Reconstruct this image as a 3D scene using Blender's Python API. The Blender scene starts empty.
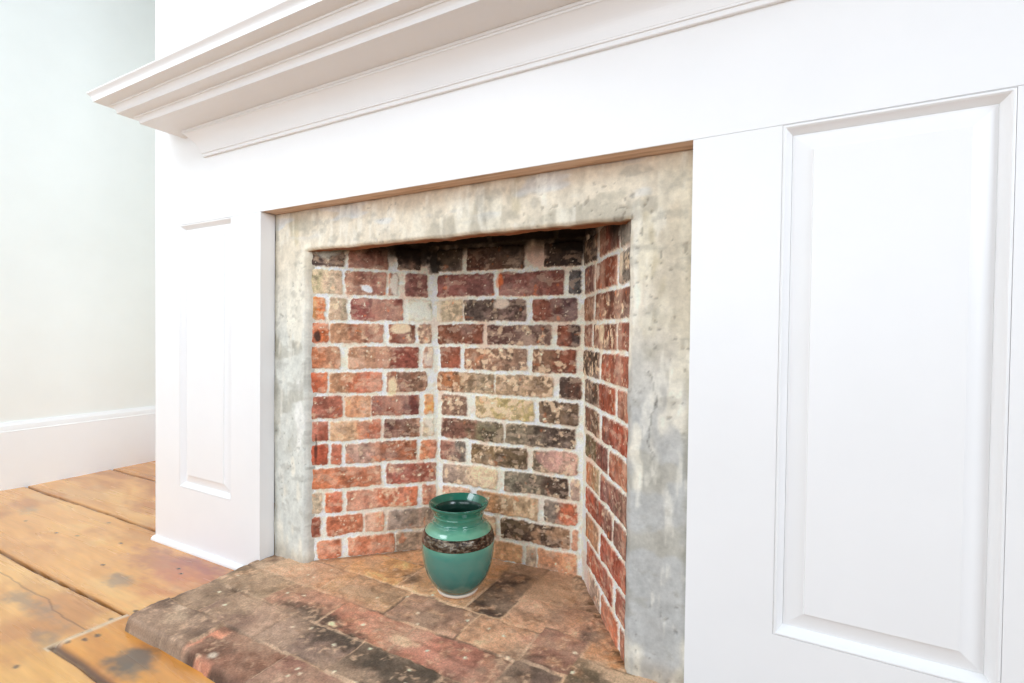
import bpy, bmesh, math
import numpy as np
from mathutils import Matrix, Vector

SC = bpy.context.scene
COL = SC.collection

# ---------------------------------------------------------------- helpers
def lin(h):
    if isinstance(h, str):
        h = [int(h[i:i+2], 16) for i in (0, 2, 4)]
    c = np.array(h, float)/255.
    return np.where(c <= .04045, c/12.92, ((c+.055)/1.055)**2.4)

def _hash(ix, iy, seed):
    n = (ix.astype(np.int64)*374761393 + iy.astype(np.int64)*668265263 + seed*1442695041) & 0xffffffff
    n = ((n ^ (n >> 13))*1274126177) & 0xffffffff
    n = ((n ^ (n >> 16))*2246822519) & 0xffffffff
    return ((n ^ (n >> 15)) & 0xffffff)/float(0xffffff)

def vn(x, y, seed=0):
    x = np.asarray(x, float); y = np.asarray(y, float)
    ix = np.floor(x); iy = np.floor(y)
    fx = x-ix; fy = y-iy
    fx = fx*fx*(3-2*fx); fy = fy*fy*(3-2*fy)
    ix = ix.astype(np.int64); iy = iy.astype(np.int64)
    a = _hash(ix, iy, seed); b = _hash(ix+1, iy, seed)
    c = _hash(ix, iy+1, seed); d = _hash(ix+1, iy+1, seed)
    return a+(b-a)*fx+(c-a)*fy+(a-b-c+d)*fx*fy

def fbm(x, y, seed=0, octv=4):
    s = 0.; a = .5; t = 0.
    for k in range(octv):
        s = s+a*vn(x, y, seed+k*17); t += a
        a *= .55; x = x*2.03+11.3; y = y*2.03+5.7
    return s/t

def sst(a, b, x):
    t = np.clip((x-a)/(b-a), 0, 1)
    return t*t*(3-2*t)

def mixc(c, d, m):
    return c+(np.asarray(d)-c)*m[..., None]

def link(o, parent=None):
    COL.objects.link(o)
    if parent is not None:
        o.parent = parent
    return o

def grid_mesh(name, P, colors, mat, parent=None, keep=None, smooth=True, flip=False):
    """P: (nv, nu, 3) positions, colors (nv, nu, 3) linear; keep: (nv-1, nu-1) cells"""
    nv, nu = P.shape[:2]
    idx = np.arange(nv*nu).reshape(nv, nu)
    q = np.stack([idx[:-1, :-1], idx[:-1, 1:], idx[1:, 1:], idx[1:, :-1]], -1)
    if flip:
        q = q[..., ::-1]
    q = q[keep] if keep is not None else q.reshape(-1, 4)
    return raw_mesh(name, P.reshape(-1, 3), q, colors.reshape(-1, 3), mat, parent, smooth)

def raw_mesh(name, V, F, colors, mat, parent=None, smooth=True, recalc=False):
    V = np.asarray(V, float); F = np.asarray(F)
    used = np.unique(F)
    if len(used) < len(V):
        re = -np.ones(len(V), int); re[used] = np.arange(len(used))
        V = V[used]; F = re[F]
        if colors is not None:
            colors = colors[used]
    me = bpy.data.meshes.new(name)
    me.vertices.add(len(V)); me.vertices.foreach_set('co', V.ravel().astype(np.float32))
    k = F.shape[1]
    me.loops.add(F.size); me.loops.foreach_set('vertex_index', F.ravel().astype(np.int32))
    me.polygons.add(len(F))
    me.polygons.foreach_set('loop_start', (np.arange(len(F))*k).astype(np.int32))
    me.polygons.foreach_set('use_smooth', np.full(len(F), smooth))
    me.update(calc_edges=True); me.validate()
    if colors is not None:
        at = me.color_attributes.new('tint', 'FLOAT_COLOR', 'POINT')
        c4 = np.ones((len(V), 4), np.float32); c4[:, :3] = colors
        at.data.foreach_set('color', c4.ravel())
    if recalc:
        bm = bmesh.new(); bm.from_mesh(me); bmesh.ops.recalc_face_normals(bm, faces=bm.faces); bm.to_mesh(me); bm.free()
    me.materials.append(mat)
    return link(bpy.data.objects.new(name, me), parent)

class MB:
    def __init__(s): s.v = []; s.f = []
    def poly(s, pts):
        n = len(s.v); s.v += [tuple(p) for p in pts]; s.f.append(list(range(n, n+len(pts))))
    def box(s, a, b):
        n = len(s.v); (x0, y0, z0), (x1, y1, z1) = a, b
        s.v += [(x0, y0, z0), (x1, y0, z0), (x1, y1, z0), (x0, y1, z0), (x0, y0, z1), (x1, y0, z1), (x1, y1, z1), (x0, y1, z1)]
        s.f += [[n+i for i in q] for q in ((0, 3, 2, 1), (4, 5, 6, 7), (0, 1, 5, 4), (1, 2, 6, 5), (2, 3, 7, 6), (3, 0, 4, 7))]
    def strip(s, A, B, close=False):
        n = len(s.v); m = len(A); s.v += [tuple(p) for p in A]+[tuple(p) for p in B]
        for i in range(m if close else m-1):
            j = (i+1) % m
            s.f.append([n+i, n+j, n+m+j, n+m+i])
    def build(s, name, mat, parent=None, bevel=0, smooth=False, seg=2):
        me = bpy.data.meshes.new(name); me.from_pydata(s.v, [], s.f)
        bm = bmesh.new(); bm.from_mesh(me)
        bmesh.ops.remove_doubles(bm, verts=bm.verts, dist=1e-5)
        bmesh.ops.recalc_face_normals(bm, faces=bm.faces)
        bm.to_mesh(me); bm.free()
        me.materials.append(mat)
        o = link(bpy.data.objects.new(name, me), parent)
        if bevel:
            m = o.modifiers.new('bevel', 'BEVEL'); m.width = bevel; m.segments = seg; m.limit_method = 'ANGLE'
        if smooth:
            for p in me.polygons: p.use_smooth = True
        return o

def empty(name, loc):
    o = bpy.data.objects.new(name, None); o.location = loc; o.empty_display_size = .05
    return link(o)

def put(o, parent):
    """parent o (built in world coordinates) under an Empty that is only translated"""
    o.parent = parent
    p = parent; off = Vector((0, 0, 0))
    while p is not None:
        off += p.location; p = p.parent
    o.location = Vector(o.location)-off if o.data is None else -off
    return o

def tag(o, label, cat, group=None):
    o['label'] = label; o['category'] = cat
    if group: o['group'] = group
def struct(o):
    o['kind'] = 'structure'; return o

# ---------------------------------------------------------------- materials
def new_mat(name):
    m = bpy.data.materials.new(name); m.use_nodes = True
    nt = m.node_tree
    return m, nt, nt.nodes['Principled BSDF']

def noise(nt, scale, detail=4, vec=None, rough=.55):
    n = nt.nodes.new('ShaderNodeTexNoise'); n.inputs['Scale'].default_value = scale
    n.inputs['Detail'].default_value = detail; n.inputs['Roughness'].default_value = rough
    if vec is not None: nt.links.new(vec, n.inputs['Vector'])
    return n
def objco(nt, scale=(1, 1, 1)):
    t = nt.nodes.new('ShaderNodeTexCoord'); mp = nt.nodes.new('ShaderNodeMapping')
    mp.inputs['Scale'].default_value = scale
    nt.links.new(t.outputs['Object'], mp.inputs['Vector'])
    return mp.outputs['Vector']
def ramp(nt, fac, stops):
    r = nt.nodes.new('ShaderNodeValToRGB')
    while len(r.color_ramp.elements) < len(stops): r.color_ramp.elements.new(.5)
    for e, (p, c) in zip(r.color_ramp.elements, stops):
        e.position = p; e.color = (*c, 1)
    nt.links.new(fac, r.inputs['Fac'])
    return r.outputs['Color']
def bump(nt, b, height, strength=.3, dist=.002):
    n = nt.nodes.new('ShaderNodeBump'); n.inputs['Strength'].default_value = strength
    n.inputs['Distance'].default_value = dist
    nt.links.new(height, n.inputs['Height']); nt.links.new(n.outputs['Normal'], b.inputs['Normal'])

def paint(name, col, rough=.4, mott=.02, scale=6):
    m, nt, b = new_mat(name)
    n = noise(nt, scale, 3, objco(nt))
    c = np.array(col)
    nt.links.new(ramp(nt, n.outputs['Fac'], [(.3, tuple(c*(1-mott))), (.7, tuple(np.minimum(c*(1+mott), .95)))]), b.inputs['Base Color'])
    b.inputs['Roughness'].default_value = rough
    n2 = noise(nt, 160, 2, objco(nt))
    bump(nt, b, n2.outputs['Fac'], .04, .001)
    return m

def tinted(name, rough=(.8, .95), spec=.3, fine=(300, .25), bumpiness=.4, coat=0, grain=None):
    """colour attribute of the mesh x fine procedural noise"""
    m, nt, b = new_mat(name)
    a = nt.nodes.new('ShaderNodeAttribute'); a.attribute_name = 'tint'
    vec = objco(nt, grain or (1, 1, 1))
    n = noise(nt, fine[0], 5, vec, .65)
    r = ramp(nt, n.outputs['Fac'], [(.25, (1-fine[1],)*3), (.75, (1+fine[1],)*3)])
    mx = nt.nodes.new('ShaderNodeMix'); mx.data_type = 'RGBA'; mx.blend_type = 'MULTIPLY'
    mx.inputs['Factor'].default_value = 1
    nt.links.new(a.outputs['Color'], mx.inputs['A']); nt.links.new(r, mx.inputs['B'])
    nt.links.new(mx.outputs['Result'], b.inputs['Base Color'])
    mr = nt.nodes.new('ShaderNodeMapRange')
    mr.inputs['To Min'].default_value, mr.inputs['To Max'].default_value = rough
    n3 = noise(nt, fine[0]*.15, 3, vec)
    nt.links.new(n3.outputs['Fac'], mr.inputs['Value']); nt.links.new(mr.outputs['Result'], b.inputs['Roughness'])
    b.inputs['Specular IOR Level'].default_value = spec
    if coat:
        b.inputs['Coat Weight'].default_value = coat; b.inputs['Coat Roughness'].default_value = .18
    bump(nt, b, n.outputs['Fac'], bumpiness, .0015)
    return m

WHITE = paint('white_woodwork_paint', (.865, .862, .862), .38, .012)
WALLG = paint('pale_green_wall_paint', (.90, .925, .893), .6, .012)
BASEB = paint('baseboard_paint', (.93, .942, .95), .4, .008)
BRICK = tinted('old_brick_and_mortar', fine=(300, .24), bumpiness=.6)
HEARTHM = tinted('worn_hearth_brick', rough=(.6, .9), fine=(240, .36), bumpiness=.8)
PLASTER = tinted('skim_coated_concrete', rough=(.75, .92), fine=(140, .12), bumpiness=.35)
FLOORM = tinted('varnished_pine_boards', rough=(.2, .34), spec=.5, fine=(60, .12), bumpiness=.06, coat=.35, grain=(.12, 1.6, 1))

# ---------------------------------------------------------------- key sizes (metres)
XL, XR = -1.297, -.1305            # fireplace opening in the woodwork
XE, XE2 = -1.851, .42             # chimney breast edges
ZL = 1.028                        # underside of the frieze
ZH = .03                          # hearth top
FB = .58                          # alcove wall
def floor_z(Y, X=0.):
    return -.018*np.clip((np.asarray(Y, float)+.33)/.33, 0, 1)-.007*np.clip((-1.3-np.asarray(X, float))/.5, 0, 1)*np.clip((np.asarray(Y, float)+.5)/.4, 0, 1)

# ---------------------------------------------------------------- floor
def build_floor():
    X0, X1, Y0, Y1 = -2.97, -.86, -.76, FB
    xs = np.linspace(X0, X1, 760); ys = np.linspace(Y0, Y1, 520)
    X, Y = np.meshgrid(xs, ys)
    H = np.zeros_like(X)
    wob = (fbm(X*2.2, X*0, 3, 3)-.5)
    base = np.zeros(X.shape+(3,)); 
    seams = [.335, .023, -.303, -.63, -1.]
    sy = [s+wob*.03*(1 if s > 0 else .5)+.012*np.sin((X+2.2)*2.4)*(abs(s-.023) < .01) for s in seams]
    sy[2] = -.303-(X < -1.9)*.0+.012*sst(-2.0, -1.4, X)-.006
    # short board in front of the hearth
    xb = -1.374+(fbm(Y*20, Y*0, 8, 2)-.5)*.008
    ye = -.434+(fbm(X*8, X*0, 9, 2)-.5)*.006
    short = (X > xb) & (Y > ye) & (Y < sy[2])
    bid = np.zeros(X.shape, int)
    for k, s in enumerate(sy): bid[Y < s] = k+1
    bid[short] = 9
    tones = ['d69448', 'd89a50', 'db9e54', 'd8a058', 'd39a50', 'cf9850', 'c99048', 'c99048', 'c99048', 'd38e36']
    for k in range(10):
        base[bid == k] = lin(tones[k])
    # long grain and broad figure
    g = fbm(X*2.5+bid*7.1, Y*26+fbm(X*3, Y*6, 5, 2)*4+bid*3.3, 21, 4)
    base *= (1+(g-.5)[..., None]*np.array([.5, .75, 1.1]))
    br = fbm(X*3.4+3, Y*7+bid*5, 41, 4)
    base = mixc(base, lin('a8622e'), sst(.55, .8, br)*.6)
    base = mixc(base, lin('e6bb78'), sst(.56, .78, fbm(X*3+9, Y*8+bid*9, 77, 3))*.45)
    def blot(cx, cy, rx, ry, col, amt, seed, hard=.5):
        nonlocal base
        d = np.sqrt(((X-cx)/rx)**2+((Y-cy)/ry)**2)+(fbm(X*14, Y*30, seed, 4)-.5)*1.7+(fbm(X*60, Y*90, seed+50, 3)-.5)*.5
        base = mixc(base, lin(col), (1-sst(hard*.4, 1.2, d))*amt)
    # reddish worn patch beside the mantel base, and amber pools of varnish
    blot(-1.56, -.09, .26, .09, '9c5648', .6, 1); blot(-1.45, -.11, .16, .1, 'b8633c', .55, 2)
    blot(-1.5, -.05, .3, .03, '8a4a48', .5, 3)
    blot(-2.2, .16, .16, .06, 'b0641c', .7, 4); blot(-1.95, .14, .1, .1, 'bd7626', .6, 5)
    blot(-1.9, -.02, .16, .06, 'b87024', .55, 6); blot(-2.0, .3, .3, .12, 'c07a2a', .5, 16)
    blot(-1.64, -.39, .16, .03, '77695a', .6, 7); blot(-1.6, -.22, .07, .03, '7d7262', .65, 8)
    blot(-2.55, -.1, .09, .04, '8d8068', .5, 9); blot(-1.42, -.43, .07, .02, '6d6258', .55, 10)
    blot(-1.165, -.375, .045, .05, '4c4844', .85, 11); blot(-1.115, -.40, .05, .03, '5c5850', .7, 12)
    blot(-1.3, -.5, .2, .1, 'dba24e', .6, 13); blot(-1.95, -.5, .3, .1, 'cf9a52', .6, 14)
    for i, (x, y) in enumerate([(-1.38, -.324), (-1.374, -.276), (-1.364, -.373), (-1.354, -.416), (-1.33, -.394), (-1.324, -.373), (-2.173, -.152), (-2.131, .03), (-2.149, -.01), (-1.899, -.08), (-2.086, -.126), (-1.54, -.09), (-1.5, -.105), (-2.4, -.16), (-1.75, -.19), (-1.62, -.5), (-1.35, -.50)]):
        d = np.hypot((X-x)/1.6, Y-y)+(vn(X*300, Y*300, i)-.5)*.003
        base = mixc(base, lin('3a2a1e'), (1-sst(.003, .007, d))*.85)
    # putty pale line at the butt joint and a hairline crack
    pj = (1-sst(.006, .018, np.abs(X-xb-.006)))*(Y > -.45)*(Y < sy[2])
    base = mixc(base, lin('d8c3a4'), pj*.75)
    cx = np.array([-1.95, -1.888, -1.62, -1.551, -1.38, -1.374]); cyy = np.array([-.362, -.364, -.358, -.371, -.372, -.39])
    dcr = np.abs(Y-np.interp(X, cx, cyy)-(fbm(X*16, X*0, 4, 2)-.5)*.010)
    cr = (1-sst(.0004, .0028, dcr))*(X > -1.95)*(X < -1.376)
    base = mixc(base, lin('5b3519'), cr*.7); H -= cr*.001
    # seams between boards: open grooves
    for k, s in enumerate(sy):
        w = .0043+.0014*fbm(X*7, X*0, 30+k, 2)
        if k == 2: msk = (X < xb+.004)
        else: msk = np.ones_like(X, bool)
        gm = (1-sst(w*.7, w*1.35, np.abs(Y-s)))*msk
        base = mixc(base, lin('190d05'), gm*.98); H -= gm*.016
        ed = (1-sst(w, w+.009, np.abs(Y-s)))*msk
        base = mixc(base, lin('8a4d1c'), ed*.3)
    # the filler board's lifted, rounded edge
    gm = (1-sst(.004, .011, np.abs(Y-ye)))*(X > xb)
    ee = (1-sst(0, .022, Y-ye))*(Y > ye)*(X > xb)*(Y < sy[2])
    H += .004*sst(0, .02, Y-ye)*((Y > ye) & (X > xb) & (Y < sy[2]))-.006*gm
    base = mixc(base, lin('a85f12'), ee*.7); base = mixc(base, lin('4e2a0c'), gm*.85)
    gm = (1-sst(.002, .005, np.abs(X-xb)))*(Y > ye)*(Y < sy[2]); H -= gm*.003
    H += (fbm(X*6, Y*14, 61, 3)-.5)*.0014
    Z = H+floor_z(Y, X)
    P = np.stack([X, Y, Z], -1)
    gy = base.mean(-1, keepdims=True); base = base*.96+gy*.04
    base = np.clip(base*FL_GAIN, .004, .8)
    nv, nu = X.shape
    idx = np.arange(nv*nu).reshape(nv, nu)
    F = np.stack([idx[:-1, :-1], idx[:-1, 1:], idx[1:, 1:], idx[1:, :-1]], -1).reshape(-1, 4)
    V = P.reshape(-1, 3); C = base.reshape(-1, 3)
    # the rest of the floor, plainer boards darkened to weaken the light they bounce
    vs = []; fs = []; cs = []
    rng = np.random.default_rng(4)
    def quad(x0, x1, y0, y1):
        n = len(V)+len(vs)
        vs.extend([(x0, y0, float(floor_z(y0))), (x1, y0, float(floor_z(y0))), (x1, y1, float(floor_z(y1))), (x0, y1, float(floor_z(y1)))])
        fs.append((n, n+1, n+2, n+3)); c = lin('d0954e')*(.45+.15*rng.random()); cs.extend([c]*4)
    for y0, y1 in [(-.76, -.33), (-.33, 0.), (0., .3), (.3, FB)]: quad(X1, 2.2, y0, y1)
    for k in range(9):
        quad(X0, 2.2, -.763-.3*k-.297, -.763-.3*k)
    V = np.concatenate([V, np.array(vs)]); C = np.concatenate([C, np.array(cs)]); F = np.concatenate([F, np.array(fs)])
    return struct(raw_mesh('floor', V, F, C, FLOORM))
FL_GAIN = 1.1
build_floor()

# ---------------------------------------------------------------- walls and baseboard
m = MB(); XW = -2.962
m.box((XW-.12, -3.4, -.05), (XW-.018, FB+.1, 2.9)); struct(m.build('wall_left', WALLG))
m = MB(); m.box((XW-.018, FB, -.05), (2.2, FB+.1, 2.9)); struct(m.build('wall_back', WALLG))
def baseboard(name, pts3):
    prof = [(0, -.045), (.018, -.045), (.018, .228), (.0185, .232), (.015, .236), (.015, .243), (.013, .256), (.008, .266), (.006, .272), (0, .272)]
    m = MB(); rings = [[fn(d, z) for d, z in prof] for fn in pts3]
    m.strip(rings[0], rings[1]); m.poly(rings[0]); m.poly(rings[1])
    return struct(m.build(name, BASEB))
baseboard('baseboard_left', [lambda d, z: (XW-.018+d, -3.4, z), lambda d, z: (XW-.018+d, FB, z)])
baseboard('baseboard_back', [lambda d, z: (XW, FB-d, z), lambda d, z: (XE-.002, FB-d, z)])
# chimney breast above and beside the woodwork
m = MB()
m.box((XE, .0, 1.376), (XE2, .05, 2.9))
m.box((XE, .05, -.03), (XE+.03, FB-.001, 2.9)); m.box((XE2-.03, .05, -.03), (XE2, FB-.001, 2.9))
struct(m.build('wall_fireplace', WHITE))

# ---------------------------------------------------------------- mantel
mantel = empty('fireplace_mantel', (-.717, 0, 0))
tag(mantel, 'white painted wooden fireplace mantel with stepped cornice shelf and raised side panels around the opening', 'mantel')

def rect(x0, x1, z0, z1, y, inset=0):
    return [(x0+inset, y, z0+inset), (x1-inset, y, z0+inset), (x1-inset, y, z1-inset), (x0+inset, y, z1-inset)]

def side_board(X0, X1, p0, p1, q0, q1, zb):
    """board from X0..X1 with a raised panel in the hole p0..p1 x q0..q1"""
    ztop = ZL-.0006
    m = MB()
    outer = [(X0, 0, zb), (X1, 0, zb), (X1, 0, ztop), (X0, 0, ztop)]
    hole = rect(p0, p1, q0, min(q1, ztop-.0006), 0)
    m.strip(outer, hole, True)
    back = [(x, .046, z) for x, y, z in outer]
    m.strip(outer, back, True)
    hb = [(x, .03, z) for x, y, z in hole]
    m.strip(hole, hb, True)
    o = m.build('side_board', WHITE, mantel); put(o, mantel)
    q1 = min(q1, ztop-.0006)
    m = MB()                                       # bolection: hairline gap, small bead then an ogee falling to the field
    pr = [(.0002, .0016), (.0005, .0006), (.0022, -.0003), (.004, .0), (.006, .0018), (.0085, .0055), (.0115, .0095), (.0135, .0118), (.0145, .0135), (.0145, .022)]
    R = [rect(p0, p1, q0, q1, y, i) for i, y in pr]
    for a, b in zip(R, R[1:]): m.strip(a, b, True)
    c = m.build('panel_moulding', WHITE, o); 
    m = MB()
    pr = [(.0147, .024), (.0147, .0128), (.018, .0124), (.0425, .0052), (.0432, .003), (.0437, .0028)]
    R = [rect(p0, p1, q0, q1, y, i) for i, y in pr]
    for a, b in zip(R, R[1:]): m.strip(a, b, True)
    m.poly(R[-1])
    m.build('raised_panel', WHITE, o)
    return o
side_board(XE, XL, -1.706, -1.431, .177, 1.0275, -.03)
side_board(XR, XE2, .005, .280, .206, 1.0275, 0)

m = MB(); m.box((XE, 0, ZL), (XE2, .0035, 1.376)); put(m.build('frieze_board', WHITE, mantel), mantel)
RAW, nt, b = new_mat('bare_brown_wood')
n = noise(nt, 40, 5, objco(nt, (.25, 2, 2)))
nt.links.new(ramp(nt, n.outputs['Fac'], [(.3, tuple(lin('b8967c'))), (.5, tuple(lin('d8b8a0'))), (.7, tuple(lin('e4cab6')))]), b.inputs['Base Color'])
b.inputs['Roughness'].default_value = .8
m = MB(); m.box((XL+.0005, .0036, ZL+.0005), (XR-.0005, .075, ZL+.05)); o = m.build('head_strip', RAW, mantel); put(o, mantel)
o['label'] = 'bare brown wooden strip under the frieze'

# shoe moulding at the foot of each side board
def shoe(x0, x1, za, zb):
    prof = [(0, 0), (-.013, 0), (-.0135, .004), (-.012, .009), (-.009, .012), (-.005, .0145), (0, .0155)]
    m = MB(); A = [(x0, y, za+z) for y, z in prof]; B = [(x1, y, zb+z) for y, z in prof]
    m.strip(A, B); m.poly(A); m.poly(B)
    put(m.build('shoe_moulding', WHITE, mantel), mantel)
shoe(XE-.004, XL-.012, -.0265, -.0185); shoe(XR+.03, XE2, 0, 0)

# cornice: profile (projection, height), mitred returns at both ends
XM0 = -1.559; XM1 = .129
def cornice(name, prof):
    """prof: (projection, height, overhang at the mitred ends)"""
    m = MB()
    A0 = [(XM0-e, 0, z) for p, z, e in prof]; A = [(XM0-e, -p, z) for p, z, e in prof]
    B = [(XM1+e, -p, z) for p, z, e in prof]; B0 = [(XM1+e, 0, z) for p, z, e in prof]
    m.strip(A0, A); m.strip(A, B); m.strip(B, B0)
    return put(m.build(name, WHITE, mantel), mantel)
def cove(p, q, bulge, n=8):
    """hollow curve from p to q, both ends included"""
    p, q = np.array(p), np.array(q); d = q-p; out = []
    for i in range(n+1):
        t = i/n; k = math.sin(math.pi*t)*bulge
        v = p+d*t; v[0] += d[1]*k; v[1] -= d[0]*k
        out.append(tuple(v))
    return out
prof = [(0, 1.3755, .2165), (.2165, 1.3755, .2165), (.2172, 1.3748, .2172), (.2165, 1.3718, .2165)]
prof += cove((.2145, 1.3700, .2145), (.2081, 1.3487, .2021), .2)
prof += [(.1748, 1.3487, .1790), (.1748, 1.3440, .1775), (.1712, 1.3435, .1745)]+cove((.1712, 1.3430, .1745), (.1669, 1.3226, .1609), .2)
prof += [(.1326, 1.3226, .1366), (.1326, 1.3178, .1350), (.1290, 1.3173, .1325)]+cove((.1290, 1.3168, .1325), (.1257, 1.3005, .1197), .2)
prof += [(.0412, 1.3005, .0597), (0, 1.3005, .0597)]
cornice('mantel_shelf', prof)
prof = [(0, 1.3002, .0590), (.0412, 1.3002, .0590), (.0410, 1.2945, .0585), (.0385, 1.2937, .0570), (.0385, 1.2930, .0570), (.0393, 1.2920, .0575), (.0388, 1.2895, .0560)]
prof += cove((.0365, 1.2887, .0535), (.0100, 1.2372, .0105), .10, 12)
prof += [(.0090, 1.2358, .0090), (.0102, 1.2345, .0102), (.0098, 1.2322, .0098), (.0072, 1.2312, .0072), (.0066, 1.2270, .0066), (.0070, 1.2232, .0070), (.0055, 1.2218, .0055), (0, 1.2218, .0055)]
cornice('bed_moulding', prof)

# ---------------------------------------------------------------- concrete surround
def build_surround():
    x0, x1, x2, x3 = XL+.001, -1.166, -.247, XR-.001
    z0, z1, z2 = .016, .915, ZL-.0005
    us = np.concatenate([np.linspace(x0, x1, 40), np.linspace(x1, x2, 260)[1:], np.linspace(x2, x3, 36)[1:]])
    vs = np.concatenate([np.linspace(z0, z1, 260), np.linspace(z1, z2, 36)[1:]])
    iu1, iu2, iv1 = 39, 39+259, 259
    X, Z = np.meshgrid(us, vs)
    def warp(X, Z):
        """ragged trowelled inner edge"""
        dl = np.minimum.reduce([np.hypot(X-np.clip(X, x1, x2), Z-np.clip(Z, 0, z1)), np.full_like(X, .03)])
        w = 1-dl/.03
        dx = (fbm(Z*18, Z*0, 3, 3)-.5)*.006*w*np.where(X < -.7, 1, 1)
        dz = (fbm(X*16, X*0, 5, 4)-.5)*.007*w*(Z > z1-.02)
        return X+dx, Z+dz, w
    Xw, Zw, w = warp(X, Z)
    hgt = (fbm(X*9, Z*9, 11, 4)-.5)*.006+(fbm(X*40, Z*26, 12, 3)-.5)*.0022
    pits = sst(.76, .82, fbm(X*110, Z*110, 9, 2))*sst(.4, .6, fbm(X*7, Z*7, 19, 2))
    hgt -= pits*.0022
    edge = np.clip((w-.8)/.2, 0, 1)
    Y = .046-hgt+.006*edge**2
    def colour(X, Z):
        warm, cool = lin('d3c8b4'), lin('b6b8b4')
        t = sst(.35, .95, Z+(fbm(X*4, Z*4, 31, 3)-.5)*.5)
        left = sst(-.9, -1.2, X)
        C = mixc(np.broadcast_to(lin('a9a9a6'), X.shape+(3,)), warm, t)  # grey low down: partly own tone, partly cool light put into the colour
        C = mixc(C, lin('d2d3ca'), left*sst(.95, .6, Z)*.85)
        # trowel patches: blocky vertical smears of other tones
        p1 = fbm(X*14, Z*8, 51, 4); p2 = fbm(X*10+4, Z*14, 52, 4); p3 = fbm(X*22, Z*7+3, 53, 3)
        C = mixc(C, lin('b2a684'), sst(.56, .70, p1)*.55*sst(.3, .9, Z))
        C = mixc(C, lin('9c9686'), sst(.55, .66, p2)*.5)
        C = mixc(C, lin('e4ddcb'), sst(.55, .66, p3)*.55)
        C = mixc(C, lin('c3ccd4'), sst(.57, .68, fbm(X*7, Z*30+3, 54, 3))*.5*sst(.93, .98, Z))
        # darker next to the woodwork, browner along the foot
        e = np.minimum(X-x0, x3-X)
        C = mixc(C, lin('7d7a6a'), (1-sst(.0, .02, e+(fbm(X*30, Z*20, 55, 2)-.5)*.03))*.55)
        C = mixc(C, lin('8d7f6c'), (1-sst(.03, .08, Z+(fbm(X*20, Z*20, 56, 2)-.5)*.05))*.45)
        C = mixc(C, lin('b59e86'), sst(.98, 1.02, Z+(fbm(X*12, Z*8, 57, 3)-.5)*.05)*.35)
        C = mixc(C, lin('c0b49c'), (1-sst(.0, .1, x3-X))*sst(.5, .8, Z)*.5)
        # white chip of old plaster low on the left band and at its top
        d = np.hypot((X+1.155+.0)/.009, (Z-.845)/.03)+(fbm(X*80, Z*50, 58, 2)-.5)
        C = mixc(C, lin('f2f1ee'), 1-sst(.7, 1., d))
        d = np.hypot((X+1.19)/.022, (Z-.43)/.13)+(fbm(X*40, Z*22, 59, 3)-.5)*1.6
        C = mixc(C, lin('e2e1da'), (1-sst(.6, 1., d))*.8)
        cr = (1-sst(.0006, .0022, np.abs(X+.205+.03*(Z-.5)+(fbm(Z*14, Z*0, 60, 4)-.5)*.05)))*(Z < .62)*(Z > .45)
        C = mixc(C, lin('6c6a64'), cr*.7)
        C = C*(1+(fbm(X*60, Z*40, 61, 3)-.5)[..., None]*.35)
        st = fbm(X*46, Z*11, 62, 4)
        C = mixc(C, lin('e6e2d6'), sst(.60, .74, st)*.4); C = mixc(C, lin('8f8b80'), sst(.62, .76, fbm(X*24, Z*34, 63, 4))*.38)
        C = C*(1+.22*sst(-.3, -.2, X)*sst(.95, .5, Z))[..., None]  # right band painted lighter low down, making up for light it misses
        return C
    C = colour(X, Z)
    C = mixc(C, lin('57504a'), pits*.4)
    nv, nu = X.shape
    idx = np.arange(nv*nu).reshape(nv, nu)
    q = np.stack([idx[:-1, :-1], idx[:-1, 1:], idx[1:, 1:], idx[1:, :-1]], -1)
    keep = np.ones((nv-1, nu-1), bool); keep[:iv1, iu1:iu2] = False
    F = [q[keep]]
    V = [np.stack([Xw, Y, Zw], -1).reshape(-1, 3)]; CC = [C.reshape(-1, 3)]
    # inner returns
    path = [idx[v, iu1] for v in range(iv1+1)]+[idx[iv1, u] for u in range(iu1+1, iu2+1)]+[idx[v, iu2] for v in range(iv1-1, -1, -1)]
    path = np.array(path); base = V[0][path]; cb = CC[0][path]
    n = sum(map(len, V)); V.append(base.copy()); CC.append(cb)
    prev = np.arange(n, n+len(path)); n += len(path)
    for k, yd in enumerate([.054, .062, .070, .078, .09]):
        r = base.copy(); r[:, 1] = yd
        inward = .004*min(1, (k+1)/2)+.006*(k/4.)
        left = np.zeros(len(path)); left[:iv1+1] = 1; right = np.zeros(len(path)); right[-iv1-1:] = 1
        r[:, 0] += left*(k+1)*.0022-right*.010*(yd-.046)/.029
        topm = (1-left)*(1-right)
        r[:, 2] += topm*(fbm(base[:, 0]*30, np.full(len(path), k*.7), 66, 3)-.5)*.006
        r += ((fbm(base[:, 0]*40+base[:, 2]*40, np.full(len(path), k*1.1), 67, 3)-.5)*.004*k/4)[:, None]*np.array([1, 0, 1])
        c = cb*1.
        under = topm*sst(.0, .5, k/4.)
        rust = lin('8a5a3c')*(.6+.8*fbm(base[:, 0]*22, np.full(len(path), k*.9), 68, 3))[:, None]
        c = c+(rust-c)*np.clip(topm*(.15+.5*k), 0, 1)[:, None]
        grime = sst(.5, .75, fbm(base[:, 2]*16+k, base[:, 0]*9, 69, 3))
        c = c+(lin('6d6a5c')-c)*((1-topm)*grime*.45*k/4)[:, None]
        ids = np.arange(n, n+len(path)); n += len(path)
        V.append(r); CC.append(c)
        F.append(np.stack([prev[:-1], prev[1:], ids[1:], ids[:-1]], -1)); prev = ids
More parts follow.
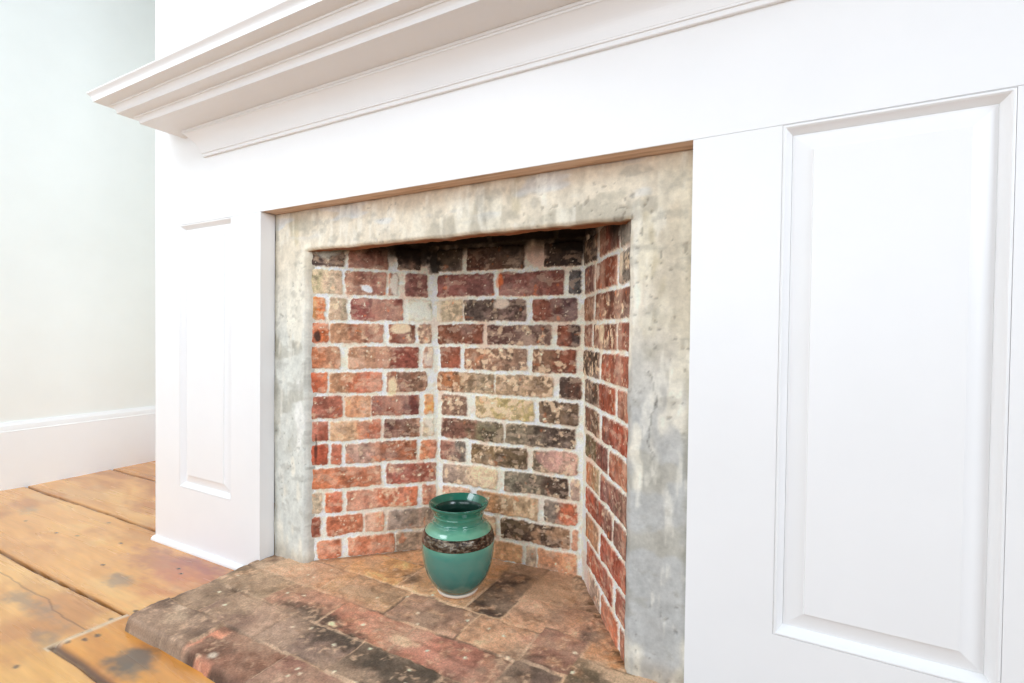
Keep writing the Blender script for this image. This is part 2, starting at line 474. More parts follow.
    # outer edges and top turned back against the woodwork
    for pth in ([idx[v, 0] for v in range(nv)], [idx[nv-1, u] for u in range(nu)], [idx[v, nu-1] for v in range(nv)]):
        pth = np.array(pth); r = V[0][pth].copy(); r[:, 1] = .09
        ids = np.arange(n, n+len(pth)); n += len(pth)
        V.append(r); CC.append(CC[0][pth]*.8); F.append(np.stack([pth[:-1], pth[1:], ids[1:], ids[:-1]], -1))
    C = np.clip(np.concatenate(CC)*SUR_GAIN, .01, .85)
    return raw_mesh('fireplace_surround', np.concatenate(V), np.concatenate(F), C, PLASTER, recalc=True)
SUR_GAIN = 1.12
sur = build_surround()
tag(sur, 'rough grey and beige concrete surround framing the brick firebox', 'fireplace surround')

# ---------------------------------------------------------------- firebox
ZJ = [.945, .869, .792, .719, .651, .577, .507, .436, .369, .299, .231, .161, .092, .026]
# per course, top to bottom: (u0, u1, left colour, right colour, soot, smear)
BACK = [
 [(-.04, .079, '5f4b3c', '54443a', .5, .1), (.092, .277, '6a4438', '5a4438', .5, .05), (.335, .446, '4b3a32', '40332e', .7, .05)],
 [(-.008, .184, '87504a', '7c4c48', .15, .05), (.197, .394, '84504a', '7e4840', .2, .1), (.408, .444, '45444a', '3e3c40', .3, .05)],
 [(-.009, .082, 'c2a78e', 'b89c84', 0, .5), (.085, .284, '64504a', '7e605a', .55, .2), (.302, .434, '884e40', '664648', .2, .05)],
 [(-.003, .152, '7e4a38', '7c4636', .25, .15), (.163, .362, '6c4842', '7a5a52', .35, .35), (.376, .442, '8a4c3a', '4e3a38', .4, .2)],
 [(.005, .078, '8c503e', '944e3a', .05, .1), (.088, .289, 'a8745c', '96705e', .45, .55), (.304, .432, '8e6450', '8e4e3c', .45, .45)],
 [(-.004, .19, 'a86844', 'aa8c72', .5, .4), (.192, .366, 'ac8a70', 'a07c64', .35, .7), (.384, .447, '54403a', '6a4438', .5, .3)],
 [(.011, .1, '9a705f', '7e5c4e', .2, .4), (.127, .31, 'c2a27c', 'bca06e', .25, .8), (.326, .441, '7c604c', '6e5444', .5, .45)],
 [(.012, .219, '8a5a4c', '7a6a52', .5, .2), (.224, .434, '8c7866', '5e4a42', .5, .4)],
 [(.009, .098, 'a06a5c', '7a6a62', .3, .3), (.115, .292, '8c6c4e', '705844', .45, .4), (.307, .44, '84705e', 'cf9c8e', .3, .4)],
 [(.017, .2, 'a4867a', 'd8b294', .1, .5), (.219, .416, '8a7a6a', '5c463c', .55, .3), (.42, .446, 'b89488', 'b89488', .05, .5)],
 [(.018, .113, 'c48c76', 'c08a74', .1, .4), (.133, .327, 'b9845e', 'c09a7c', .2, .5), (.345, .439, '8e7a70', 'c86848', .4, .4)],
 [(.025, .196, 'c09476', 'c49878', .1, .4), (.211, .421, '64503e', 'a47a60', .6, .3), (.425, .443, 'c88a72', 'c88a72', .05, .3)],
 [(.01, .115, 'cc9a78', 'cc9a78', .05, .3), (.125, .281, 'cf9a76', 'c8946e', .05, .3), (.29, .323, 'c4a692', 'bea08c', .05, .5), (.326, .441, 'd2906e', 'd08c6a', .05, .25)]]
LEFT = [
 [(-.02, .078, '5a4642', '6a544a', .4, .2), (.086, .201, '8e5a4e', '84564a', .1, .1), (.224, .295, '5a4036', '3a2c24', .7, .05)],
 [(-.02, .072, 'bca686', 'b8a088', .3, .6), (.078, .193, '94604e', '935a52', .1, .25), (.199, .231, '885446', '885446', .05, .1), (.248, .316, '86504a', '80504a', .15, .1)],
 [(-.02, .027, 'c88a58', 'd87038', .1, .3), (.035, .083, 'b49c84', 'a8907a', .15, .5), (.093, .243, '8e4c46', '84443c', .05, .08), (.257, .329, 'c8c0b0', 'c8c0b0', .0, .7)],
 [(-.02, .036, 'c85a30', 'cc6a3e', .35, .1), (.038, .187, 'b07c60', '94543e', .15, .3), (.2, .281, '8a4c3c', '7a4838', .1, .4), (.289, .329, '8c6a5c', '8c6a5c', .2, .5)],
 [(-.02, .066, 'b06848', 'b27a60', .1, .25), (.085, .291, 'a8765c', '88463a', .12, .22), (.303, .333, 'a87868', 'a87868', .05, .6)],
 [(-.02, .034, 'bc5c3e', 'c06846', .05, .1), (.036, .184, 'b47e60', 'b85c40', .1, .25), (.195, .315, '86503e', '8a6250', .25, .25)],
 [(-.02, .075, 'a05a4a', 'a8604e', .15, .25), (.08, .154, 'cc8a68', 'cc8e6c', .02, .15), (.154, .294, '8a4838', '76403a', .1, .12), (.307, .337, 'd0803e', 'd88a4a', .05, .3)],
 [(-.02, .037, 'a2503e', 'a2523e', .05, .1), (.04, .182, 'c89878', 'b86448', .08, .3), (.19, .296, '6e443e', '84543e', .4, .15), (.302, .338, 'c0a890', 'c0a890', .02, .7)],
 [(-.02, .037, 'b4523a', 'ac5038', .08, .15), (.043, .073, 'b0624c', 'b0624c', .05, .1), (.081, .287, 'b08478', '9c5a40', .3, .25), (.296, .347, 'c87a56', 'c07458', .05, .35)],
 [(-.01, .186, 'ba6a48', 'b0664a', .15, .25), (.197, .348, '9c5244', '9a5444', .1, .3)],
 [(-.02, .019, 'b49c88', 'b49c88', .1, .4), (.025, .076, 'cc6842', 'b85c40', .05, .15), (.087, .291, 'c07a64', 'c46a4a', .05, .35), (.303, .346, 'b4705a', 'aa6c58', .05, .2)],
 [(-.02, .017, '96503e', '96503e', .1, .1), (.03, .132, 'b46448', 'b46a4e', .12, .3), (.135, .192, 'c89a88', 'd0866a', .02, .3), (.201, .34, 'a89088', '9c8478', .15, .2)],
 [(.004, .074, 'c8785a', 'c46e4e', .1, .2), (.091, .225, 'c8785a', 'c07050', .1, .25), (.227, .329, 'a88c7c', '9c8272', .2, .2)]]
RIGHT = [
 [(-.01, .118, '6c5648', '5a4a40', .5, .3), (.14, .28, '8a4a3c', '7c4638', .2, .15), (.29, .36, '82786c', '7a7064', .5, .4)],
 [(.005, .096, '84504a', '80504a', .2, .15), (.113, .272, '9c5440', '984e38', .08, .1), (.285, .36, '7c6a5e', '6e6056', .5, .4)],
 [(.002, .095, 'a4684e', '9e6a54', .1, .3), (.11, .36, '8e503c', '7e4e40', .2, .5)],
 [(.006, .085, 'a86e5c', 'a06654', .15, .35), (.099, .274, '8c5442', '8c4e3c', .3, .6), (.284, .36, 'a05a48', 'a05e4e', .1, .2)],
 [(-.001, .15, '7c5c4c', '5c4438', .5, .5), (.167, .36, 'b05a42', 'a85e4a', .15, .35)],
 [(.02, .15, '8a6a5c', '5e4436', .5, .3), (.15, .274, 'a4503a', 'ac5236', .05, .15), (.287, .36, 'b46e5a', 'ac6c58', .1, .25)],
 [(.028, .157, '8c5a4a', '7c5a48', .4, .25), (.176, .36, '8e4a3c', 'ac4a32', .2, .15)],
 [(.035, .224, '7e6a4c', '8a4a40', .4, .15), (.235, .36, 'a4563e', 'b46a50', .1, .2)],
 [(.045, .16, 'c47048', 'b09070', .1, .3), (.172, .36, '96524a', '8a5a4e', .35, .2)],
 [(.04, .263, 'be563c', '8c5044', .2, .25), (.273, .36, '8c5a50', '90584c', .2, .2)],
 [(.045, .163, 'c47c54', 'c0886a', .05, .2), (.179, .36, 'b44c34', 'ae4e38', .1, .1)],
 [(.06, .273, 'be6048', 'a84630', .15, .2), (.293, .36, 'a4584a', 'a4584a', .1, .2)],
 [(.07, .178, 'b89488', 'c0988a', .02, .4), (.19, .31, 'd0785a', 'cc7050', .05, .1), (.322, .36, 'b0705c', 'b0705c', .1, .2)]]

def brick_wall(name, A, B, rows, blots, seed, parent, streak=0., tone=1., z_hi=1.16):
    A = np.array(A); B = np.array(B); L = np.hypot(*(B-A)); d = (B-A)/L; nrm = np.array([d[1], -d[0]])
    us = np.arange(-.012, L+.0121, .0022); zs = np.arange(-.01, z_hi, .0022)
    U, Z = np.meshgrid(us, zs)
    best = np.full(U.shape, 9.); bi = np.full(U.shape, -1)
    rng = np.random.default_rng(seed)
    Uw = U+(fbm(U*26, Z*26, seed, 3)-.5)*.008; Zw = Z+(fbm(U*22, Z*30, seed+5, 3)-.5)*.008
    specs = []
    def add(u0, u1, z0, z1, *rest):
        nonlocal best, bi
        cx, cz = (u0+u1)/2, (z0+z1)/2
        hx, hz = (u1-u0)/2, (z1-z0)/2
        r = min(.007, hx*.8)
        t = rng.normal()*.006
        qx = np.abs(Uw-cx)-hx+r; qz = np.abs(Zw-cz-t*(Uw-cx))-hz+r
        s = np.hypot(np.maximum(qx, 0), np.maximum(qz, 0))+np.minimum(np.maximum(qx, qz), 0)-r
        k = len(specs); specs.append((u0, u1)+rest)
        m = s < best
        best[m] = s[m]; bi[m] = k
    j = .0042
    for i, row in enumerate(rows):
        for br in row:
            add(br[0], br[1], ZJ[i+1]+j, ZJ[i]-j, *br[2:])
    # soot-black courses climbing into the throat
    z = .947; k = 0
    while z < z_hi:
        u = -.03-.1*(k % 2)
        while u < L+.03:
            add(u, u+.19, z+.004, z+.068, '2a221d', '221c18', .9, .0); u += .203
        z += .073; k += 1
    s = best+(fbm(U*140, Z*140, seed+9, 3)-.5)*.0065+(fbm(U*50, Z*50, seed+8, 2)-.5)*.003
    M = 1-sst(-.0028, .0012, s)
    H = -.0042*(1-M)+(fbm(U*60, Z*60, seed+2, 3)-.5)*.0022*M+(fbm(U*90, Z*90, seed+3, 3)-.5)*.0035*(1-M)
    # colours
    CL = np.array([lin(p[2]) for p in specs]); CR = np.array([lin(p[3]) for p in specs])
    u0 = np.array([p[0] for p in specs]); u1 = np.array([p[1] for p in specs])
    so = np.array([p[4] for p in specs]); sm = np.array([p[5] for p in specs])
    t = np.clip((U-u0[bi])/(u1[bi]-u0[bi]), 0, 1)
    t = sst(.25, .75, t+(fbm(U*40, Z*30+bi*3.1, seed+11, 3)-.5)*.7)
    C = CL[bi]+(CR[bi]-CL[bi])*t[..., None]
    f1 = fbm(U*34, Z*34+bi*1.7, seed+12, 4); f2 = fbm(U*110, Z*110+bi, seed+13, 4); f3 = fbm(U*58+bi*.7, Z*58, seed+14, 4)
    C = C*(1+(f1-.5)[..., None]*1.0)*(1+(f2-.5)[..., None]*1.15)
    gr = C.mean(-1, keepdims=True); C = (C*.92+gr*.08)*.86*tone*np.array([1., 1.07, .97])
    C = mixc(C, lin('c9b4a4'), sst(.5, .78, fbm(U*24+3, Z*24+bi*.9, seed+23, 4))*.17)
    if streak:
        # uprights of paler scrubbed brick
        sv = fbm(U*30, Z*9+bi*.37, seed+15, 4)
        C = mixc(C, C*.35+lin('d0a48a')*.65, sst(.5, .74, sv)*streak)
    C = mixc(C, lin('3a2e28'), sst(.62-.28*so[bi], .74-.22*so[bi], f1*.6+f3*.4)*np.minimum(1, so[bi]*1.6)*.85)
    pk = fbm(U*70+bi*2.3, Z*95, seed+31, 4)
    C = C*(1-.5*sst(.56, .62, pk)*(.35+.65*so[bi]))[..., None]
    C = mixc(C, C*.5+lin('c8ac94')*.5, sst(.60, .64, fbm(U*42+bi*1.3, Z*80, seed+32, 4))*.55)
    C = mixc(C, lin('d2b696'), sst(.66-.22*sm[bi], .74-.18*sm[bi], f3*.75+f2*.25)*np.minimum(1, sm[bi]*2)*.8)
    C = mixc(C, lin('e6d6bd'), sst(.74, .80, fbm(U*150, Z*150, seed+21, 2)*.7+f3*.3)*.7)
    C = mixc(C, lin('d5743c'), sst(.74, .82, fbm(U*45+7, Z*45, seed+22, 3))*.4*(1-so[bi]))
    mort = np.broadcast_to(lin('dfd0c0'), C.shape)*(1+(fbm(U*50, Z*50, seed+16, 4)-.5)[..., None]*.5)*(1+(fbm(U*150, Z*150, seed+24, 2)-.5)[..., None]*.4)
    mort = mixc(mort, lin('bdaf9f'), sst(.5, .7, fbm(U*14, Z*14, seed+17, 3))*.6)
    mort = mixc(mort, lin('c8a48c'), sst(.58, .72, fbm(U*20, Z*20, seed+18, 3))*.5)
    C = mixc(mort, C, M)
    for (cu, cz, ru, rz, col, amt) in blots:
        dd = np.hypot((U-cu)/ru, (Z-cz)/rz)+(fbm(U*40, Z*40, seed+19, 4)-.5)*1.3
        C = mixc(C, lin(col), (1-sst(.6, 1.1, dd))*amt)
    # soot of many fires towards the throat
    top = sst(.885, .950, Z+(fbm(U*16, Z*10, seed+20, 4)-.5)*.09)
    C = mixc(C, lin('17110d'), top*.97)
    C = np.clip(C*BR_GAIN, .004, .85)
    XY = A[None, None]+d*U[..., None]+nrm*H[..., None]
    P = np.concatenate([XY, Z[..., None]], -1)
    o = grid_mesh(name, P, C, BRICK, parent)
    return put(o, parent)
BR_GAIN = 1.5
firebox = empty('firebox', (-.69, .2, 0))
tag(firebox, 'old red brick firebox with splayed side walls, pale mortar and soot black top', 'firebox')
PBL, PBR, PFL, PFR = (-.903, .314), (-.455, .359), (-1.154, .072), (-.26, .075)
brick_wall('back_wall', PBL, PBR, BACK, [(-.02, .90, .03, .04, '0f0b08', .9), (.40, .935, .05, .02, '0d0a08', .9), (-.01, .75, .02, .05, 'c9bca8', .7), (.31, .91, .03, .045, 'c4a898', .8), (.2, .84, .014, .02, 'cf6a34', .6), (.21, .775, .025, .018, 'cdbba8', .8), (.36, .34, .06, .03, 'cf9a90', .4), (.0, .42, .02, .05, 'cdbfae', .6)], 100, firebox)
brick_wall('side_wall', PFL, PBL, LEFT, [(.03, .93, .05, .035, 'a9a79a', .85), (.22, .83, .016, .04, 'd4cabb', .8), (.29, .755, .05, .03, 'd2cabc', .8), (.14, .815, .018, .012, 'efe9df', .9), (.24, .70, .035, .016, 'd6bd9c', .8), (.21, .53, .014, .03, 'd8b894', .9), (.1, .6, .04, .02, 'd8b49a', .5), (.005, .675, .012, .02, '2b211c', .9), (.335, .905, .03, .045, '0e0a08', .95), (.25, .93, .035, .03, '15100c', .8), (.002, .36, .006, .05, '2a221e', .8), (.33, .41, .025, .035, 'd0c3b2', .8), (.33, .61, .03, .03, 'cfc2b2', .6), (.3, .93, .03, .05, '120d0a', .8)], 200, firebox, .55)
brick_wall('side_wall', PBR, PFR, RIGHT, [(.33, .9, .04, .06, '8d857a', .6), (.17, .69, .02, .03, 'e2cba6', .5), (.13, .84, .016, .02, 'd8ccbc', .6), (.05, .07, .05, .05, 'c2a89e', .6), (.3, .84, .016, .03, 'e0cdb0', .5)], 300, firebox, .45, .78)
# sooty cap closing the throat
SOOT = paint('soot', tuple(lin('15100c')), .95, .3, 30)
m = MB(); zt = 1.12
m.poly([(-1.23, .092, zt), (-.19, .092, zt), (-.40, .40, zt+.01), (-.95, .36, zt+.01)])
m.poly([(-1.23, .092, .93), (-.19, .092, .93), (-.19, .092, zt), (-1.23, .092, zt)])
o = m.build('throat', SOOT, firebox); put(o, firebox); o['label'] = 'soot blackened throat'

# ---------------------------------------------------------------- hearth
def build_hearth():
    x0, x1, y0 = -1.312, -.134, -.336
    us = np.arange(x0-.004, x1, .0034); vs = np.arange(y0-.004, .40, .0034)
    X, Y = np.meshgrid(us, vs)
    bricks = []
    def row(y0, y1, xs, cols):
        for a, b, c in zip(xs, xs[1:], cols): bricks.append((a, b, y0, y1, c))
    row(-.345, -.236, [-1.31, -1.078, -.865, -.65, -.44, -.23, -.1], ['6e5c50', '745648', '846458', '7c6458', '7c6254', '7c6254'])
    row(-.236, -.133, [-1.31, -1.188, -.98, -.7585, -.55, -.462], ['786656', '806a5e', '7c6a60', '6c5e52', '7c6456'])
    row(-.133, -.032, [-1.31, -1.10, -.905, -.70, -.455], ['7c6a58', '8c6c5c', 'a07260', '94685a'])
    row(-.032, .077, [-1.24, -1.02, -.80, -.60, -.449], ['a07c64', '947860', '8c7060', 'a8866e'])
    row(.077, .20, [-1.24, -1.05, -.858, -.645], ['a8805e', 'b0875f', 'b08c6c'])
    bricks.append((-.645, -.545, .077, .29, '40342d'))
    row(.077, .20, [-.545, -.44], ['b08c74'])
    row(.2, .42, [-1.0, -.80, -.645], ['ac8464', 'a88a6e'])
    bricks.append((-.645, -.545, .29, .42, '8c7868')); bricks.append((-.545, -.43, .2, .42, '9a7e68'))
    bricks += [(-.449, -.338, .103, .21, 'a0806c'), (-.449, -.338, -.02, .103, '7a5c50'), (-.455, -.347, -.25, -.02, '5e5048'),
               (-.338, -.23, .045, .16, '98704f'), (-.347, -.225, -.06, .045, '665848'), (-.225, -.13, -.06, .06, '8c7464'), (-.347, -.13, -.16, -.06, '6c5c4e'), (-.347, -.13, -.25, -.16, '80685a'), (-.43, -.338, .21, .42, '907664')]
    Xw = X+(fbm(X*14, Y*14, 5, 3)-.5)*.010; Yw = Y+(fbm(X*12, Y*16, 6, 3)-.5)*.010
    best = np.full(X.shape, 9.); bi = np.zeros(X.shape, int)
    for k, (a, b, c, d, col) in enumerate(bricks):
        r = .006; qx = np.abs(Xw-(a+b)/2)-(b-a)/2+r; qy = np.abs(Yw-(c+d)/2)-(d-c)/2+r
        s = np.hypot(np.maximum(qx, 0), np.maximum(qy, 0))+np.minimum(np.maximum(qx, qy), 0)-r
        m = s < best; best[m] = s[m]; bi[m] = k
    wear = fbm(X*6, Y*6, 90, 3)                      # some joints are filled level with dirt
    M = 1-sst(-.0045, -.0012, best+(fbm(X*120, Y*120, 7, 3)-.5)*.004)
    rng = np.random.default_rng(3)
    tl = rng.normal(size=len(bricks))*.0012
    H = np.full(X.shape, ZH)+tl[bi]-(1-M)*.0022*sst(.35, .6, wear)+(fbm(X*22, Y*22, 8, 4)-.5)*.008+(fbm(X*90, Y*90, 9, 3)-.5)*.0035
    # rounded, chipped front and left edges
    ex = X-(x0+(fbm(Y*9, Y*0, 70, 3)-.5)*.016); ey = Y-(y0+(fbm(X*9, X*0, 71, 3)-.5)*.014)
    cr = .034
    de = np.where((ex < cr) & (ey < cr), cr-np.hypot(cr-ex, cr-ey), np.minimum(ex, ey))
    tt = np.clip(de/.012, 0, 1)
    H = H*np.sqrt(np.clip(1-(1-tt)**2, 0, 1))-(tt <= 0)*.02
    H = np.maximum(H, floor_z(Y)-.004)
    # a fillet of mortar and ash where the slab meets the surround
    C = np.array([lin(b[4]) for b in bricks])[bi]
    f1 = fbm(X*16, Y*16, 12, 4); f2 = fbm(X*60, Y*60, 13, 4); f3 = fbm(X*34+5, Y*34, 14, 4)
    C = C*(1+(f1-.5)[..., None]*.8)*(1+(f2-.5)[..., None]*1.2)
    C = mixc(C, lin('b08868'), sst(.5, .75, f3)*.4*sst(-.25, .05, Y))
    C = mixc(C, lin('a88e7c'), sst(.62, .72, f2*.6+f3*.4)*.55)
    C = mixc(C, lin('4a3d35'), sst(.56, .74, fbm(X*11, Y*15, 15, 4)*.7+f2*.3)*.55)
    joint = mixc(np.broadcast_to(lin('4c3f36'), C.shape), lin('b59a80'), sst(.45, .62, fbm(X*9+2, Y*9, 16, 3))*sst(-.3, -.05, Y+.25*(X+.9)))
    C = mixc(joint, C, 1-(1-M)*.8)
    def blot(cx, cy, rx, ry, col, amt, seed, rag=1.2):
        nonlocal C
        d = np.hypot((X-cx)/rx, (Y-cy)/ry)+(fbm(X*26, Y*26, seed, 4)-.5)*rag
        C = mixc(C, lin(col), (1-sst(.35, 1.25, d+(fine-.5)*1.5))*amt*.92)
    fine = fbm(X*95, Y*95, 87, 3)*.6+fbm(X*45, Y*45, 88, 2)*.4
    for i, a in enumerate([(-.96, -.117, .10, .035, '3e3832', .8), (-.82, -.15, .09, .035, '38322c', .85), (-.87, -.12, .12, .03, '403a34', .7), (-.64, -.17, .12, .05, '3a352f', .75), (-.55, -.1, .06, .03, '453f38', .6),
              (-.443, -.03, .05, .06, '38312c', .7), (-.352, .12, .03, .03, '2e2a2c', .8), (-.29, .0, .06, .04, '4a4236', .6), (-.84, .125, .035, .03, '3a3129', .8),  # last patch paints the vase's soft shadow on the bricks
              (-.49, .13, .05, .02, '5a4636', .7), (-1.054, -.262, .028, .014, 'c48a72', .8), (-1.07, -.31, .008, .03, 'c88a74', .7), (-.91, -.03, .11, .03, 'ab8068', .55), (-.73, -.07, .10, .03, 'ab8270', .55),
              (-.6, -.1, .1, .02, 'b08070', .6), (-.45, .045, .03, .02, 'a07466', .6), (-.92, .0, .13, .025, 'a88a6a', .5), (-1.2, -.27, .035, .03, '9a8a78', .7), (-1.23, -.25, .02, .015, 'b8a896', .7),
              (-.865, -.12, .012, .008, 'd8c4a4', .9), (-.69, -.085, .03, .014, 'c8ae90', .8), (-1.0, -.31, .012, .01, 'bab2a6', .8), (-1.12, -.16, .08, .06, '93816c', .5), (-1.05, .1, .1, .1, 'ac8664', .5),
              (-.75, .22, .12, .1, 'b48a60', .6), (-.83, .03, .06, .03, '7c6a58', .5), (-1.1, -.05, .09, .05, '8a7660', .5), (-1.19, .02, .09, .05, 'b6a08a', .55), (-.2, .03, .12, .035, 'b8a088', .7), (-.5, .27, .1, .06, '9c8064', .5)]):
        blot(*a, 200+i)
    # twig and ash litter along the right-hand wall
    dR = np.abs((Y-.359)*(.195)+(X+.455)*(.284))/np.hypot(.195, .284)
    lit = (1-sst(.008, .045, dR+(fbm(X*50+Y*50, X*12-Y*12, 95, 3)-.5)*.05))*(Y > .06)
    C = mixc(C, lin('54412f')*.8, lit*.85*sst(.35,.6,fbm(X*60-Y*60, X*14+Y*14, 94, 3))); H += lit*.006*fbm(X*80, Y*80, 96, 3)
    dL = np.abs((Y-.072)*.251-(X+1.154)*.242)/np.hypot(.251, .242)
    C = mixc(C, lin('5c4a3c'), (1-sst(.003, .022, dL+(fbm(X*50, Y*50, 97, 3)-.5)*.02))*(Y > .07)*.6)
    # specks of mortar and lime
    for i in range(46):
        x, y = rng.uniform(-1.28, -.3), rng.uniform(-.32, .12)
        d = np.hypot(X-x, Y-y)+(vn(X*400, Y*400, i)-.5)*.004
        C = mixc(C, lin('d8cab6'), (1-sst(.002, .0055, d))*.8)
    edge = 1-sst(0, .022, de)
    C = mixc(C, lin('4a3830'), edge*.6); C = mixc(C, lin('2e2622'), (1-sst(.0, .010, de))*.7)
    C = mixc(C, lin('b47c66'), edge*sst(.58, .66, fbm(X*13, Y*6, 98, 3)*.8+f2*.2)*(ey < .02)*.6)
    C = mixc(C, lin('b9a089'), sst(.6, .74, fbm(X*130, Y*130, 89, 2)*.6+f3*.4)*.5)
    C = mixc(C, lin('a08a78'), sst(.4, .7, fbm(X*13+4, Y*13, 83, 4))*.42)
    C = mixc(C, lin('b8a08a'), (1-M)*sst(.5, .62, fbm(X*7+2, Y*7, 85, 3))*.55*(de > .02))
    C = C*np.array([1.08, 1., .90])
    C = np.clip(C*HE_GAIN, .006, .8)
    P = np.stack([X, Y, H], -1)
    xc = (X[:-1, :-1]+X[1:, 1:])/2; yc = (Y[:-1, :-1]+Y[1:, 1:])/2
    xl = np.interp(yc, [.05, .072, .314], [-1.17, -1.154, -.903]); xr = np.interp(yc, [.05, .075, .359], [-.25, -.26, -.455])
    yb = .314+(xc+.903)*.1
    keep = np.where(yc < .05, (xc > XL+.0) | (yc < -.0), (xc > xl-.012) & (xc < xr+.012) & (yc < yb+.012))
    keep &= ((de[:-1, :-1] > -.004) | (de[1:, 1:] > -.004))
    return grid_mesh('brick_hearth', P, C, HEARTHM, None, keep)
HE_GAIN = 1.68
hearth = build_hearth()
tag(hearth, 'low worn brick hearth slab with rounded front edge running into the firebox', 'hearth')

# ---------------------------------------------------------------- vase
VX, VY = -.7075, .1435
vase = empty('ceramic_vase', (VX, VY, ZH+.0015))
tag(vase, 'green glazed ceramic vase with flared rim and dark shiny band standing in the firebox', 'vase')
def lathe(name, prof, mat, parent, n=72):
    m = MB(); rings = []
    for r, z in prof:
        rings.append([(r*math.cos(2*math.pi*k/n), r*math.sin(2*math.pi*k/n), z) for k in range(n)])
    for a, b in zip(rings, rings[1:]): m.strip(a, b, True)
    if prof[0][0] > .001: m.poly(rings[0])
    if prof[-1][0] > .001: m.poly(rings[-1])
    return m.build(name, mat, parent, smooth=True)
def crom(pts, n=6):
    out = []
    P = [pts[0]]+list(pts)+[pts[-1]]
    for i in range(1, len(P)-2):
        p0, p1, p2, p3 = (np.array(P[i+k]) for k in (-1, 0, 1, 2))
        for k in range(n):
            t = k/n
            out.append(tuple(.5*((2*p1)+(-p0+p2)*t+(2*p0-5*p1+4*p2-p3)*t*t+(-p0+3*p1-3*p2+p3)*t**3)))
    return out+[pts[-1]]
outer = [(.0515, .009), (.0560, .014), (.0665, .027), (.0785, .048), (.0872, .076), (.0920, .110), (.0918, .133), (.0875, .153), (.0785, .1670), (.0692, .1740), (.0662, .1765), (.0656, .1790), (.0628, .1815), (.0620, .186), (.0628, .1915), (.0643, .1955), (.0636, .1990), (.0645, .203), (.0688, .210), (.0738, .2165), (.0760, .221), (.0756, .2245)]
inner = [(.0738, .2250), (.0700, .2205), (.0642, .2120), (.0592, .203), (.0568, .193), (.0560, .186), (.0595, .174), (.073, .158), (.084, .132), (.0855, .106), (.0815, .072), (.069, .037), (.047, .018), (.0, .016)]
GL, nt, b = new_mat('green_glaze')
geo = nt.nodes.new('ShaderNodeTexCoord'); sp = nt.nodes.new('ShaderNodeSeparateXYZ')
nt.links.new(geo.outputs['Object'], sp.inputs['Vector'])
nn = noise(nt, 30, 4, objco(nt, (1, 1, 2.5)))
ad = nt.nodes.new('ShaderNodeMath'); ad.operation = 'MULTIPLY_ADD'; ad.inputs[1].default_value = .02
nt.links.new(nn.outputs['Fac'], ad.inputs[0]); nt.links.new(sp.outputs['Z'], ad.inputs[2])
mr = nt.nodes.new('ShaderNodeMapRange'); mr.inputs['From Min'].default_value = .01; mr.inputs['From Max'].default_value = .235
nt.links.new(ad.outputs[0], mr.inputs['Value'])
gl = lambda h: tuple(lin(h))
nt.links.new(ramp(nt, mr.outputs['Result'], [(0, gl('2f625c')), (.25, gl('3f786f')), (.52, gl('4d8a7c')), (.62, gl('5f9f85')), (.74, gl('6eab8e')), (.80, gl('3c7f69')), (.87, gl('3c8069')), (.94, gl('256a55')), (1, gl('256a56'))]), b.inputs['Base Color'])
b.inputs['Roughness'].default_value = .14; b.inputs['Specular IOR Level'].default_value = .6
b.inputs['Coat Weight'].default_value = .5; b.inputs['Coat Roughness'].default_value = .06
nb = noise(nt, 18, 3, objco(nt, (1, 1, 6))); bump(nt, b, nb.outputs['Fac'], .15, .003)
body = lathe('body', crom(outer)+crom(inner), GL, vase)
DK = paint('shaded_inside_glaze', tuple(lin('1c3a30')), .2, .2, 40); body.data.materials.append(DK)  # the vase's unlit inside, its shade painted as a darker glaze
for p in body.data.polygons:
    c = p.center; rr_ = math.hypot(c.x, c.y)
    if c.z < .209 and p.normal.x*c.x+p.normal.y*c.y < 0 and rr_ < .0635 and c.z > .16: p.material_index = 1
BD, nt, b = new_mat('metallic_glaze')
nn = noise(nt, 70, 6, objco(nt, (1, 1, 2.2)), .7)
nt.links.new(ramp(nt, nn.outputs['Fac'], [(.30, gl('17110d')), (.46, gl('3a2c22')), (.54, gl('6c5a44')), (.6, gl('8f8a80')), (.68, gl('4c463c')), (.8, gl('a8b4b0'))]), b.inputs['Base Color'])
b.inputs['Metallic'].default_value = .45; b.inputs['Roughness'].default_value = .2
bump(nt, b, nn.outputs['Fac'], .5, .002)
op = crom(outer)
zz = np.array([p[1] for p in op]); rr = np.array([p[0] for p in op])
bz = np.linspace(.1320, .1590, 9); br_ = np.interp(bz, zz, rr)
band = [(br_[0]-.001, bz[0])]+[(r+.0006, z) for r, z in zip(br_, bz)]+[(br_[-1]-.001, bz[-1])]
m = MB(); N = 72
rings = [[(r*math.cos(2*math.pi*k/N), r*math.sin(2*math.pi*k/N), z) for k in range(N)] for r, z in band]
for a, b2 in zip(rings, rings[1:]): m.strip(a, b2, True)
o = m.build('glaze_band', BD, vase, smooth=True); o['label'] = 'dark mottled shiny glaze band'
FT = paint('bare_stoneware', tuple(lin('d9cbbb')), .7, .05, 60)
o = lathe('foot', [(.0, .0005), (.048, .0005), (.051, .002), (.0525, .005), (.0524, .0085), (.0505, .0098), (.0, .0098)], FT, vase); o['label'] = 'unglazed cream foot ring'

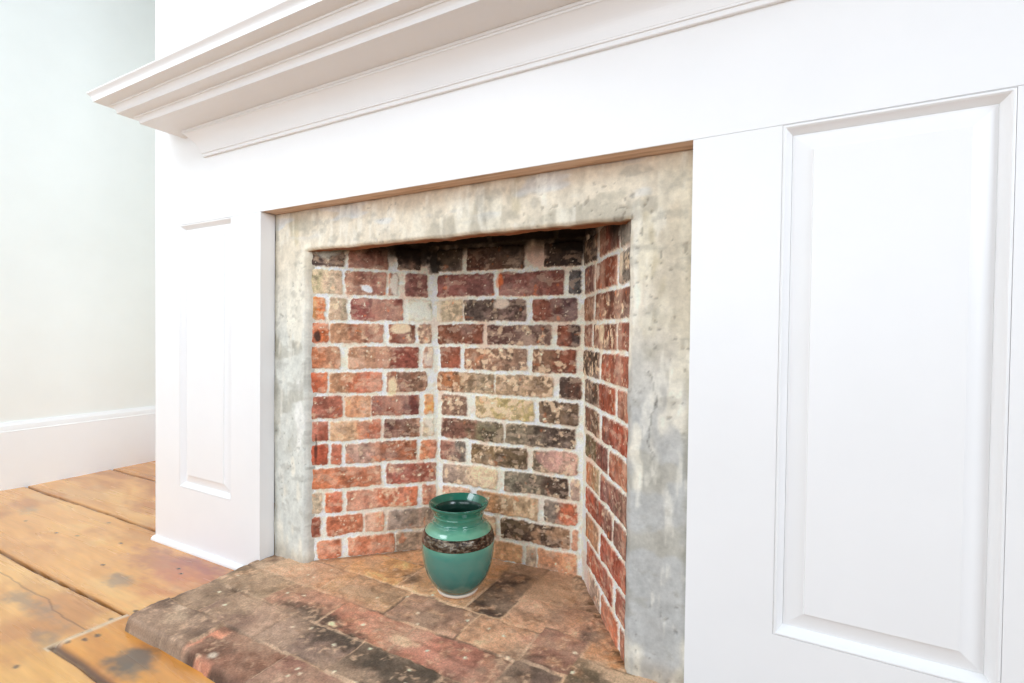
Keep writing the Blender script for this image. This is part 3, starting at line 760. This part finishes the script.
# ---------------------------------------------------------------- light
KL = dict(sky=.1, front_left=29., front=27., right=76., left_fill=50.)
w = bpy.data.worlds.new('daylight'); SC.world = w; w.use_nodes = True
bg = w.node_tree.nodes['Background']
bg.inputs['Color'].default_value = (.94, .98, 1.03, 1); bg.inputs['Strength'].default_value = KL['sky']
def area(name, loc, target, sx, sy, power, col=(1, 1, 1)):
    L = bpy.data.lights.new(name, 'AREA'); L.shape = 'RECTANGLE'; L.size = sx; L.size_y = sy; L.energy = power; L.color = col
    o = link(bpy.data.objects.new(name, L)); o.location = loc
    o.rotation_euler = (Vector(target)-Vector(loc)).to_track_quat('-Z', 'Y').to_euler()
    return o
COOL = (.895, .968, 1.045)
area('window_daylight', (-1.2, -3.3, 1.3), (-1.6, 0, 1.0), 1.5, 1.3, KL['front_left'], COOL)
area('window_daylight', (.4, -3.1, 1.2), (.2, 0, .9), 1.5, 1.3, KL['front'], COOL)
area('window_daylight', (2.9, -1.6, 1.9), (-1, -1.2, 1.4), 1.5, 1.3, KL['right'], (.87, .965, 1.07))
area('left_fill_light', (-2.1, -1.9, 2.7), (-2.3, -1.2, 0), 1.4, 1.4, KL['left_fill'], (.88, .968, 1.06))  # added fill from overhead, brightens the left wall and floor; no known lamp

# ---------------------------------------------------------------- camera
cam = bpy.data.cameras.new('camera'); co = link(bpy.data.objects.new('camera', cam)); SC.camera = co
cam.sensor_width = 36; cam.lens = 491.83/1024*36; cam.clip_start = .02
yaw, pitch, roll = math.radians(28.12548), math.radians(.96242), math.radians(.65297)
fw = Vector((-math.sin(yaw)*math.cos(pitch), math.cos(yaw)*math.cos(pitch), -math.sin(pitch)))
r0 = Vector((math.cos(yaw), math.sin(yaw), 0)); u0 = r0.cross(fw)
r1 = math.cos(roll)*r0+math.sin(roll)*u0; u1 = -math.sin(roll)*r0+math.cos(roll)*u0
R = Matrix((r1, u1, -fw)).transposed().to_4x4(); R.translation = Vector((0, -.9, .69))
co.matrix_world = R
SC.view_settings.view_transform = 'Standard'; SC.view_settings.look = 'None'
SC.view_settings.exposure = .06; SC.view_settings.gamma = 1; SC.view_settings.use_curve_mapping = False
SC.cycles.max_bounces = 8; SC.cycles.diffuse_bounces = 5
